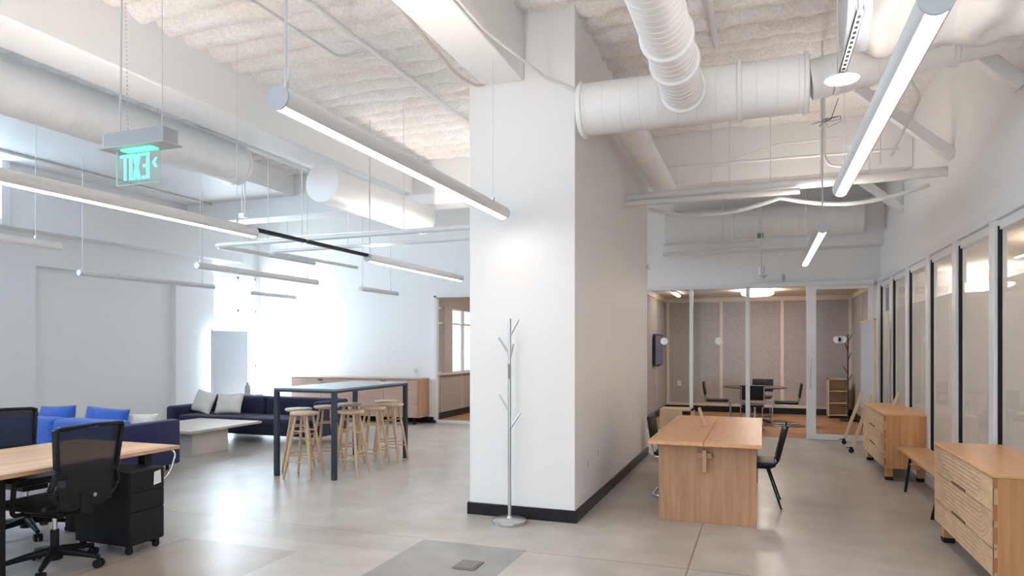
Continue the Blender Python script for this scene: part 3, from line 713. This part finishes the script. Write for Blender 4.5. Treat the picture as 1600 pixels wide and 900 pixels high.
pg = 'cream pillows on the navy sofa'
pillow('left cream pillow leaning in the corner of the navy sofa', CREAM, .56,.40,.16,(-9.14,9.34,.60),(-.35,.10,-.25),pg,1)
pillow('right cream pillow leaning against the navy sofa back', CREAM, .54,.36,.15,(-8.60,9.36,.58),(-.38,-.05,.08),pg,2)

# low pale table
t = thing('coffee_table', 'low pale wood table with a block base in front of the navy sofa', 'table', (-8.12,8.12,0))
MB().box(-.62,.64,-.73,.73,.345,.38).build('tabletop', COFFEE, t, bevel=.003)
MB().box(-.40,.52,-.57,.13,.0,.345).build('pedestal', COFFB, t, bevel=.003)

# blue sofa seen from behind
t = thing('sofa', 'blue sofa seen from behind, beside the long desk', 'sofa', (-8.2,6.35,0))
rb(-1.22,1.05,-.42,.38,.06,.30,'base',NAVY,t,.03)
rb(-1.20,1.04,-.12,.36,.30,.44,'seat_cushion',BLUE,t,.05)
rb(-1.20,.02,-.44,-.14,.25,.68,'back_cushion',BLUE,t,.07); rb(.03,1.05,-.44,-.14,.25,.68,'back_cushion',BLUE,t,.07)
rb(1.06,1.22,-.45,.40,.08,.64,'armrest',NAVYB,t,.03); rb(-1.38,-1.22,-.45,.40,.08,.64,'armrest',NAVYB,t,.03)
for x in (-1.2,1.1):
    for y in (-.35,.3): MB().cyl((x,y,0),(x,y,.09),.02,n=12).build('leg', BLACK, t)
pgb = 'pillows on the blue sofa'
pillow('bright blue pillow on the right end of the blue sofa back', BLUE, .68,.34,.20,(-7.78,6.34,.63),(-.2,.05,.10),pgb,3)
pillow('bright blue pillow behind the left mesh chair, on the blue sofa', BLUE, .66,.34,.20,(-8.66,6.34,.63),(-.2,-.05,.0),pgb,4)
pillow('white pillow with only its top edge visible over the sofa arm', CREAM, .42,.30,.14,(-7.40,6.52,.58),(-.5,.0,.5),pgb,5)

# whiteboard in front of the window
t = thing('whiteboard', 'grey-backed rolling whiteboard standing in front of the bright corner window', 'whiteboard', (-10.3,11.25,0))
MB().box(-.015,.015,-.5,.46,.55,1.88).build('board', WBOARD, t, bevel=.004)
MB().box(-.02,.02,-.52,-.5,.0,1.9).box(-.02,.02,.46,.48,.0,1.9).build('frame', TRIMW, t)
for y in (-.51,.47): MB().box(-.15,.25,y-.02,y+.02,.0,.04).build('foot', TRIMW, t)
single('vase', MB().lathe([(0,0),(.05,.0),(.06,.05),(.05,.15),(.022,.20),(.028,.23),(0,.23)],(-9.6,10.95,.62)), mat('grey_ceramic',(.55,.55,.56),.4), 'small grey vase shape standing behind the navy sofa', 'vase')
struct('trim_11', MB().box(-9.9,-9.3,10.85,11.05,0,.62), TRIMW)

# long desk on the left
t = thing('work_desk', 'long butcher block desk at the left edge with dark legs', 'desk', (-5.1,3.7,0))
MB().box(-.62,.54,-.75,.70,.72,.75).build('desktop', BUTCHER, t, bevel=.003)
for x in (-.45,.38):
    for y in (-.65,.50): MB().box(x-.035,x+.035,y-.035,y+.035,.03,.72).build('leg', BLACK, t, bevel=.003)
for y in (-.65,.50): MB().box(-.5,.5,y-.03,y+.03,0,.03).build('foot', BLACK, t)
MB().box(-.40,.33,-.02,.02,.62,.68).build('crossbar', BLACK, t)
MB().tube(fillet([(.52,.62,.73),(.60,.60,.70),(.58,.55,.52),(.52,.40,.45)],.08),.008,8).build('cable_loop', CHROME, t)
t2 = thing('work_desk', 'nearer section of butcher block desk cut off by the left edge', 'desk', (-5.08,2.18,0))
MB().box(-.64,.55,-.76,.755,.715,.745).build('desktop', BUTCHER, t2, bevel=.003)
for x in (-.45,.38):
    for y in (-.65,.62): MB().box(x-.035,x+.035,y-.035,y+.035,.0,.715).build('leg', BLACK, t2, bevel=.003)

# mobile pedestals
def pedestal(loc, label):
    t = thing('file_pedestal', label, 'drawer unit', loc, 0, 'black drawer units under the long desk')
    MB().box(-.57,-.012,-.155,.155,.07,.63).build('body', BLACK, t, bevel=.004)
    for z0, z1 in ((.08,.32),(.325,.465),(.47,.625)):
        MB().box(-.012,0,-.153,.153,z0,z1).build('drawer', BLACK, t, bevel=.003)
    for x in (-.53,-.05):
        for y in (-.12,.12):
            MB().cyl((x-.012,y,.026),(x+.012,y,.026),.026,n=16).box(x-.018,x+.018,y-.016,y+.016,.045,.07).build('caster', BLACK, t)
    return t
pedestal((-4.43,3.965,0),'black three-drawer pedestal with a white tag hanging from its front')
pedestal((-5.02,3.0,0),'black drawer pedestal mostly hidden behind the mesh chair')
single('paper_tag', MB().prism([(-.035,0),(.035,.01),(.03,.11),(-.03,.10)],'x',-.001,.001).xf(Matrix.Translation((-4.424,4.05,.50))), TRIMW, 'white paper tag hanging over the front of the drawer pedestal', 'tag')

# task chair
MESHM = veil('black_chair_mesh', (.008,.009,.014), .92, .8)
def task_chair(label):
    t = thing('task_chair', label, 'office chair', (0,0,0))
    # faces -x; origin at the base centre on the floor
    M = Matrix.Rotation(math.radians(10), 4, 'Y')
    def bx(y, z): return .30 + (z-.45)*.10 + .06*(max(0,.72-z))*-1 - .25*(abs(y)**2)
    def loop(hw0, hw1, z0, z1, n=9):
        # outline of the back seen from behind, bottom then top
        return [(-hw0,z0),(hw0,z0),(hw0*1.05,z0+.3*(z1-z0)),(hw1,z1),(-hw1,z1),(-hw0*1.05,z0+.3*(z1-z0))]
    outer = fillet([Vector((0,y,z)) for y,z in [(0,.47),(-.15,.46),(-.262,.58),(-.225,.72),(-.255,1.02),(0,1.03),(.255,1.02),(.225,.72),(.262,.58),(.15,.46),(0,.47)]], .025, 3)
    path = [Vector((bx(p.y,p.z), p.y, p.z)) for p in outer]
    mb = MB(); m = len(path); n = 4
    for i in range(m-1): mb.bar(path[i], path[i+1]+(path[i+1]-path[i])*.10, .026, .046, (1,0,0))
    bf = mb.build('back_frame', BLACK, t, bevel=.006, seg=1)
    MB().bar((bx(.22,.70),-.225,.70),(bx(.22,.70),.225,.70),.03,.045).bar((bx(0,.52),-.2,.53),(bx(0,.52),.2,.53),.03,.12).build('lumbar_bar', BLACK, bf, bevel=.008)
    g = MB(); ny, nz = 10, 12; V = []; F = []
    for j in range(nz+1):
        z = .56+(.455)*j/nz; hw = .22 if z < .75 else .22+.03*(z-.75)/.27
        for i in range(ny+1):
            y = -hw+2*hw*i/ny; V.append((bx(y,z)+.02*(1-(y/hw)**2), y, z))
    for j in range(nz):
        for i in range(ny): F.append((j*(ny+1)+i,j*(ny+1)+i+1,(j+1)*(ny+1)+i+1,(j+1)*(ny+1)+i))
    g.add(V,F).build('back_mesh', MESHM, t)
    MB().box(-.25,.22,-.245,.245,.44,.50).build('seat', LEATHER, t, bevel=.028, seg=4)
    MB().box(-.12,.16,-.1,.1,.38,.44).bar((.1,0,.40),(.30,0,.43),.09,.03).bar((.30,0,.41),(.305,0,.56),.09,.03).build('mechanism', BLACK, t, bevel=.006)
    MB().cyl((0,0,.1),(0,0,.27),.028).build('gas_lift_sleeve', BLACK, t); MB().cyl((0,0,.25),(0,0,.39),.016).build('gas_lift', CHROME, t)
    base = MB().lathe([(0,.06),(.05,.06),(.055,.13),(.035,.15),(0,.15)]).build('base_hub', BLACK, t)
    for k in range(5):
        a = 2*PI*k/5+.35; c, s = math.cos(a), math.sin(a)
        MB().tube([(.03*c,.03*s,.12),(.18*c,.18*s,.10),(.31*c,.31*s,.075)],[.03,.023,.016],10).build('base_arm', BLACK, t)
        cx, cy = .31*c, .31*s
        w_ = MB().cyl((cx-.012*s-.016*s,cy+.028*c,.03),(cx-.008*s,cy+.008*c,.03),.03,n=18).cyl((cx+.028*s,cy-.028*c,.03),(cx+.008*s,cy-.008*c,.03),.03,n=18).cyl((cx,cy,.03),(cx,cy,.075),.009,n=8)
        w_.build('caster', BLACK, t)
    for s in (-1,1):
        MB().tube(fillet([(.0,s*.22,.43),(.0,s*.30,.43),(.02,s*.30,.66)],.05),.016,8).build('arm_post', BLACK, t)
        MB().box(-.14,.10,s*.30-.04,s*.30+.04,.655,.69).build('armrest', BLACK, t, bevel=.012, seg=3)
    MB().cyl((bx(0,.52)+.016,.06,.53),(bx(0,.52)+.019,.06,.53),.014).build('badge', STEEL, t)
    return t
tc = task_chair('black mesh-backed swivel chair at the desk, its back turned to us'); tc.location = (-4.73,3.45,0); tc.rotation_euler = (0,0,.02)
tc['group'] = 'black mesh swivel chairs'
dup(tc, (-5.78,3.98,0), PI-.1, 'black mesh swivel chair across the desk, cut by the left edge', 'black mesh swivel chairs')

# coat rack
def coat_rack(label, loc, rz=0, m=STEEL):
    t = thing('coat_rack', label, 'coat rack', loc, rz, 'metal tree-shaped coat racks')
    MB().lathe([(0,0),(.155,0),(.158,.008),(.155,.03),(.14,.038),(.03,.045),(.018,.06),(0,.06)],n=40).build('base', m, t)
    MB().cyl((0,0,.04),(0,0,1.82),.0155).build('pole', m, t)
    for z, dx, dy in ((1.66,.085,0.0),(1.50,-.095,-.02),(1.44,.0,.10),(1.27,.02,-.08),(.99,-.095,0),(.83,.10,0)):
        MB().cyl((0,0,z),(dx,dy,z+.15),.009,n=10).build('peg', m, t)
    return t
cr = coat_rack('brushed steel coat rack standing in front of the white pillar', (-2.11,5.71,0))
coat_rack('dark coat rack in the corner of the glass meeting room', (1.70,15.85,0), .4, NAVYMETAL)

# oak partner desk
t = thing('partner_desk', 'large honey oak desk with solid end panels beside the pillar', 'desk', (-.475,7.33,0))
MB().box(-.48,-.002,-1.17,1.17,.70,.735).build('desktop', DESKW, t, bevel=.003)
MB().box(.002,.48,-1.17,1.17,.70,.735).build('desktop', DESKW, t, bevel=.003)
for y in (-1.03,1.0): MB().box(-.405,.435,y,y+.03,0,.70).build('end_panel', DESKP, t, bevel=.002)
MB().box(.40,.42,-.98,-.36,.34,.70).build('drawer_box', DESKP, t, bevel=.003)
MB().box(-.02,.02,-1.0,1.0,.52,.66).build('centre_beam', DESKP, t)
k = MB().box(-.02,.02,-1.10,-1.03,.46,.66).build('locking_peg', DESKP, t, bevel=.004)
MB().box(-.065,.065,-1.07,-1.04,.58,.63).build('key_wedge', DESKP, k, bevel=.003)
def tablet_stand(label, loc, rz, tilt):
    t = thing('wooden_stand', label, 'stand', loc, rz, 'small wooden table stands')
    MB().bar((0,0,.008),(0+tilt,0,.19),.03,.022,(0,1,0)).build('upright', PALEW, t, bevel=.003)
    MB().box(-.03,.03,-.02,.02,0,.008).build('foot', PALEW, t, bevel=.002)
tablet_stand('small leaning wooden stand on the oak desk', (-.56,7.45,.735), 0, -.06)
tablet_stand('small leaning wooden stand on the far drawer chest', (1.60,10.0,.80), 0, .07)

# cream storage box behind the desk
t = thing('storage_cabinet', 'pale birch cubby cabinet just behind the oak desk', 'cabinet', (-1.08,9.6,0))
MB().box(-.22,.08,-.2,.2,0,.72).build('body', PALEW, t, bevel=.003)
MB().box(.08,.19,-.2,-.18,0,.64).box(.08,.19,.18,.2,0,.72).box(.19,.21,-.2,.2,0,.72).box(.08,.19,-.18,.18,.30,.32).box(.08,.21,-.2,.2,.70,.72).build('open_shelf', PALEW, t)

# dining-style chair on the right of the desk
t = thing('leather_chair', 'black leather chair with slim splayed legs right of the oak desk', 'chair', (-.07,7.30,0))
MB().box(-.24,.20,-.22,.22,.395,.44).build('seat', LEATHER, t, bevel=.018, seg=4)
bk = MB().box(-.018,.018,-.21,.21,0,.33); bk.xf(Matrix.Translation((.215,0,.455)) @ Matrix.Rotation(math.radians(13),4,'Y')); bk.build('backrest', LEATHER, t, bevel=.014, seg=3)
for s in (-1,1):
    MB().tube(fillet([(-.2,s*.19,0),(-.17,s*.19,.385),(.16,s*.19,.385),(.225,s*.20,.46),(.31,s*.20,.80)],.03),.009,8).build('frame_tube', BLACK, t)
    MB().cyl((.12,s*.19,.385),(.25,s*.235,0),.009,n=8).build('leg', BLACK, t)

# cantilever chairs
def cantilever(label, loc, rz, group):
    t = thing('cantilever_chair', label, 'chair', loc, rz, group)   # faces +x
    MB().box(-.22,.22,-.21,.21,.43,.47).build('seat', LEATHER, t, bevel=.018, seg=4)
    b = MB().box(-.015,.015,-.22,.22,0,.28); b.xf(Matrix.Translation((-.235,0,.56)) @ Matrix.Rotation(math.radians(-9),4,'Y')); b.build('backrest', LEATHER, t, bevel=.012, seg=3)
    pts = []
    for s in (1,-1):
        q = [(-.285,s*.20,.82),(-.235,s*.20,.50),(-.22,s*.20,.42),(.25,s*.20,.42),(.27,s*.20,.014),(-.24,s*.20,.014)]
        pts.append(q)
    full = pts[0]+pts[1][::-1]
    MB().tube(fillet(full,.06),.011,10).build('chrome_frame', CHROME, t)
    return t
gm = 'black cantilever chairs around the round table'
c1 = cantilever('black cantilever chair with chrome frame between the pillar and the oak desk', (-.84,7.42,0), 0, None)
dup(c1, (-.86,14.75,0), 0, 'cantilever chair on the left side of the round table', gm)
dup(c1, (.46,14.55,0), PI, 'cantilever chair on the right side of the round table', gm)
dup(c1, (-.17,13.75,0), PI/2+.05, 'cantilever chair with its back to the glass, in front of the round table', gm)
dup(c1, (-.0,16.0,0), -PI/2-.1, 'cantilever chair on the far side of the round table', gm)
t = thing('round_table', 'dark round meeting table on a chrome star base', 'table', (-.13,14.95,0))
MB().lathe([(0,.71),(.60,.712),(.63,.722),(.63,.732),(0,.735)],n=48).build('tabletop', DARKTOP, t)
MB().cyl((0,0,.06),(0,0,.71),.035).build('column', CHROME, t)
for k in range(4):
    a = PI/4+k*PI/2; MB().tube([(0,0,.10),(.25*math.cos(a),.25*math.sin(a),.06),(.5*math.cos(a),.5*math.sin(a),.02)],.018,8).build('foot', CHROME, t)
# meeting room furnishings
t = thing('wall_screen', 'blue-lit flat screen on the left wall of the meeting room', 'screen', (-2.2,15.35,1.15))
MB().box(.03,.07,-.6,.6,0,.68).build('case', BLACK, t, bevel=.006); MB().box(.07,.075,-.58,.58,.02,.66).build('display', mat('display_blue',(.10,.11,.26),.2), t)
MB().box(0,.03,-.15,.15,.2,.5).build('mount', BLACK, t)
t = thing('bookcase', 'small open birch bookcase in the right corner of the meeting room', 'bookcase', (1.38,16.35,0))
MB().box(-.20,-.18,-.2,.2,.04,.86).box(.18,.20,-.2,.2,.04,.86).box(-.18,.18,.18,.2,.04,.86).box(-.2,.2,-.2,.2,.84,.86).build('case', PALEW, t)
for z in (.06,.32,.58): MB().box(-.18,.18,-.19,.18,z,z+.02).build('shelf', PALEW, t)
t.location = (1.56,16.5,0); MB().box(-.19,.19,-.19,.19,0,.04).build('plinth', BASEB, t)
t = thing('ceiling_lamp', 'round glowing flush lamp on the meeting room ceiling', 'lamp', (-.08,14.9,2.60))
MB().lathe([(0,0),(.22,0),(.30,.025),(.32,.06),(.31,.075),(0,.075)],n=40).build('diffuser', ROOMLIT, t); MB().lathe([(0,.07),(.10,.07),(.10,.12),(0,.12)]).build('mount', TRIMW, t)
t = thing('linear_ceiling_lamp', 'short bright linear lamp at the left of the meeting room ceiling', 'lamp', (-1.72,15.0,2.66))
MB().box(-.03,.03,-.5,.5,0,.03).build('diffuser', LIT, t); MB().box(-.04,.04,-.52,.52,.03,.06).build('housing', TRIMW, t)
t = thing('wall_outlet', 'white power outlet on the felt wall of the meeting room', 'outlet', (-1.88,16.99,.60))
MB().box(-.045,.045,-.015,0,0,.13).build('plate', TRIMW, t, bevel=.004); MB().box(-.015,.015,-.018,-.015,.03,.10).build('socket', GREYP, t)
for x, l in ((-1.66,'round white dot sticker on the leftmost glass pane'),(-.71,'round white dot sticker on the middle glass pane')):
    single('glass_sticker', MB().cyl((x,YB-.0,1.66),(x,YB+.012,1.66),.065,n=28), DIM, l, 'sticker')
single('glass_sticker', MB().cyl((1.18,YB-.088,1.68),(1.18,YB-.083,1.68),.06,n=24).cyl((1.26,YB-.088,1.68),(1.26,YB-.083,1.68),.06,n=24).box(1.18,1.26,YB-.088,YB-.083,1.62,1.74), DIM, 'oval white sticker on the sliding glass door', 'sticker')
# pillar outlets
for y, z, l in ((6.35,.40,'lower white outlet plate on the side of the pillar'),(6.78,.44,'second white outlet plate further along the side of the pillar')):
    t = thing('wall_outlet', l, 'outlet', (-1.56,y,z)); MB().box(0,.008,-.035,.035,0,.11).build('plate', TRIMW, t, bevel=.003); MB().box(.008,.011,-.012,.012,.025,.085).build('socket', GREYP, t)
# side office: monitor on arm
t = thing('monitor', 'small dark blue monitor on a white arm inside the side office', 'monitor', (-5.6,13.0,0))
MB().box(-.12,.12,-.02,.02,1.02,1.22).build('display', SCREEN, t, bevel=.006); MB().cyl((0,.03,.06),(0,.03,1.02),.015).build('arm', TRIMW, t); MB().lathe([(0,0),(.15,0),(.15,.02),(.02,.06),(0,.06)],(0,.03,0)).build('base', TRIMW, t)
t.location = (-5.6,13.3,0)

# ---------------------------------------------------------------- carved drawer chests
def chest(label, loc, Ln):
    # front at local x=0 facing -x, body behind it, origin on the floor at the front near corner
    t = thing('drawer_chest', label, 'chest of drawers', loc, 0, 'carved maple drawer chests')
    D_ = .47
    MB().box(.022,D_,0,Ln,.15,.765).build('body', CREDSIDE, t, bevel=.003)
    MB().box(-.004,D_+.004,-.004,Ln+.004,.765,.785).build('top', CREDTOP, t, bevel=.003)
    zs = [.152,.325,.55,.763]
    for i in range(3):
        z0, z1 = zs[i]+.002, zs[i+1]-.002; ny = 260; nz = 44; V = []; F = []
        H = z1-z0
        for a in range(ny+1):
            y = .004+(Ln-.008)*a/ny
            for b in range(nz+1):
                z = z0+H*b/nz
                h = (z-z0) if i != 1 else (z1-z)
                e = min(y, Ln-y); Rr = .30
                hh = h + (.0 if i == 2 else .05)
                d = math.hypot(max(0, Rr-e), hh) if e < Rr else hh
                if i == 0: d = math.hypot(max(0,Rr-e), z1-z)
                g = .5+.5*math.cos(2*PI*d/.030)
                edge = min(z-z0, z1-z, y, Ln-y)
                V.append((.0045*(g**.7)*(1 if edge > .006 else 0), y, z))
        n1 = nz+1
        for a in range(ny):
            for b in range(nz): F.append((a*n1+b, a*n1+b+1, (a+1)*n1+b+1, (a+1)*n1+b))
        m = MB().add(V, F); m.box(.006,.022,.004,Ln-.004,z0,z1)
        d = m.build('drawer', CREDF, t, smooth=False)
        if i: MB().box(-.003,.004,.40*Ln,.64*Ln,z0+.0,z0+.018).build('finger_slot', mat('dark_slot_wood',(.16,.06,.025),.6), d)
    jt = MB()
    for z0, z1 in ((.70,.762),(.50,.60),(.36,.46),(.18,.27)): jt.box(-.002,.022,-.002,.004,z0,z1)
    jt.build('corner_joint', mat('end_grain_maple',(.38,.18,.07),.5), t)
    for x in (.07,D_-.07):
        for y in (.12,Ln-.12):
            l = MB().box(x-.038,x+.038,y-.038,y+.038,.035,.15).build('leg', CRED, t, bevel=.006)
            MB().box(x-.042,x+.042,y-.042,y+.042,0,.04).build('foot_cap', BLACK, l, bevel=.006)
chest('carved maple drawer chest nearest the camera, cut by the right edge', (1.34,4.97,0), 1.52)
chest('carved maple drawer chest farther back beside the rolling board', (1.34,8.97,0), 1.72)
# bench
t = thing('bench', 'low wooden bench with black splayed legs between the two drawer chests', 'bench', (1.62,7.75,0))
MB().box(-.17,.15,-1.1,1.08,.40,.425).build('seat', BENCHW, t, bevel=.004)
for y0, y1 in ((.78,.62),(-.78,-.62)):
    for s in (-1,1):
        MB().bar((s*.10,y0-.1*(1 if y0>0 else -1),.40),(s*.155-.01,y1,.0),.028,.016,(0,1,0)).build('leg', BLACK, t)
    MB().bar((-.12,y0-.12*(1 if y0>0 else -1),.30),(.12,y0-.12*(1 if y0>0 else -1),.30),.012,.012).build('brace', STEEL, t)
# rolling easel board
t = thing('rolling_board', 'wood-framed rolling whiteboard on casters beside the far drawer chest', 'whiteboard', (1.52,11.62,0))
MB().box(-.008,.008,-.68,.68,.62,1.95).build('board', WBOARD, t)
MB().box(-.014,.014,-.70,-.68,.60,1.97).box(-.014,.014,.68,.70,.60,1.97).box(-.014,.014,-.7,.7,1.95,1.97).box(-.014,.014,-.7,.7,.60,.62).build('frame', PALEW, t)
for s in (-1,1):
    MB().bar((-.27,s*.48,.09),(-.015,s*.48,.86),.045,.028,(0,1,0)).build('leg', PALEW, t, bevel=.003)
    MB().bar((.19,s*.48,.09),(.015,s*.48,.86),.045,.028,(0,1,0)).build('leg', PALEW, t, bevel=.003)
    for x in (-.28,.2):
        MB().cyl((x,s*.48-.012,.036),(x,s*.48+.012,.036),.036,n=20).box(x-.02,x+.02,s*.48-.02,s*.48+.02,.06,.09).box(x-.07,x-.02,s*.48-.012,s*.48+.012,.075,.085).build('caster', BLACK, t)
# floor box cover
t = thing('floor_box', 'small square metal cover set in the grey cement patch', 'floor box', (-1.98,4.50,0))
MB().box(-.085,.085,-.10,.10,0,.006).build('cover', mat('worn_bronze',(.22,.19,.17),.45,.6), t, bevel=.003)
MB().box(-.065,.065,-.08,.08,.006,.009).build('lid', mat('worn_bronze_lid',(.27,.24,.22),.5,.5), t, bevel=.002)
# corridor lamp seen through the frosted screen
t = thing('corridor_lamp', 'blurred round lamp glowing behind the right glass screen', 'lamp', (3.2,8.6,2.45))
MB().lathe([(0,0),(.25,.0),(.3,.03),(.3,.06),(0,.06)],n=32).build('diffuser', CORRLIT, t); rod((0,0,.06),(0,0,.30),.006).build('rod', CABLE, t)
t2 = copy_tree(t); t2.location = (3.2,12.0,2.45); t2['label'] = 'farther small lamp behind the right glass screen'
t = thing('added_office_lamp', 'added unseen ceiling lamp brightening the glazed side office left of the pillar', 'lamp', (-4.6,14.2,2.60))  # lamp hidden by the pillar, added because the office was too dark
MB().lathe([(0,0),(.25,.0),(.3,.03),(.3,.07),(0,.07)],n=32).build('diffuser', ROOMLIT, t); MB().cyl((0,0,.07),(0,0,.15),.05).build('mount', TRIMW, t)
t3 = copy_tree(t2); t3.location = (3.2,6.2,2.45); t3['label'] = 'nearest round lamp behind the right glass screen, added for warm fill'  # extra lamp added for warm fill through the frosted screen
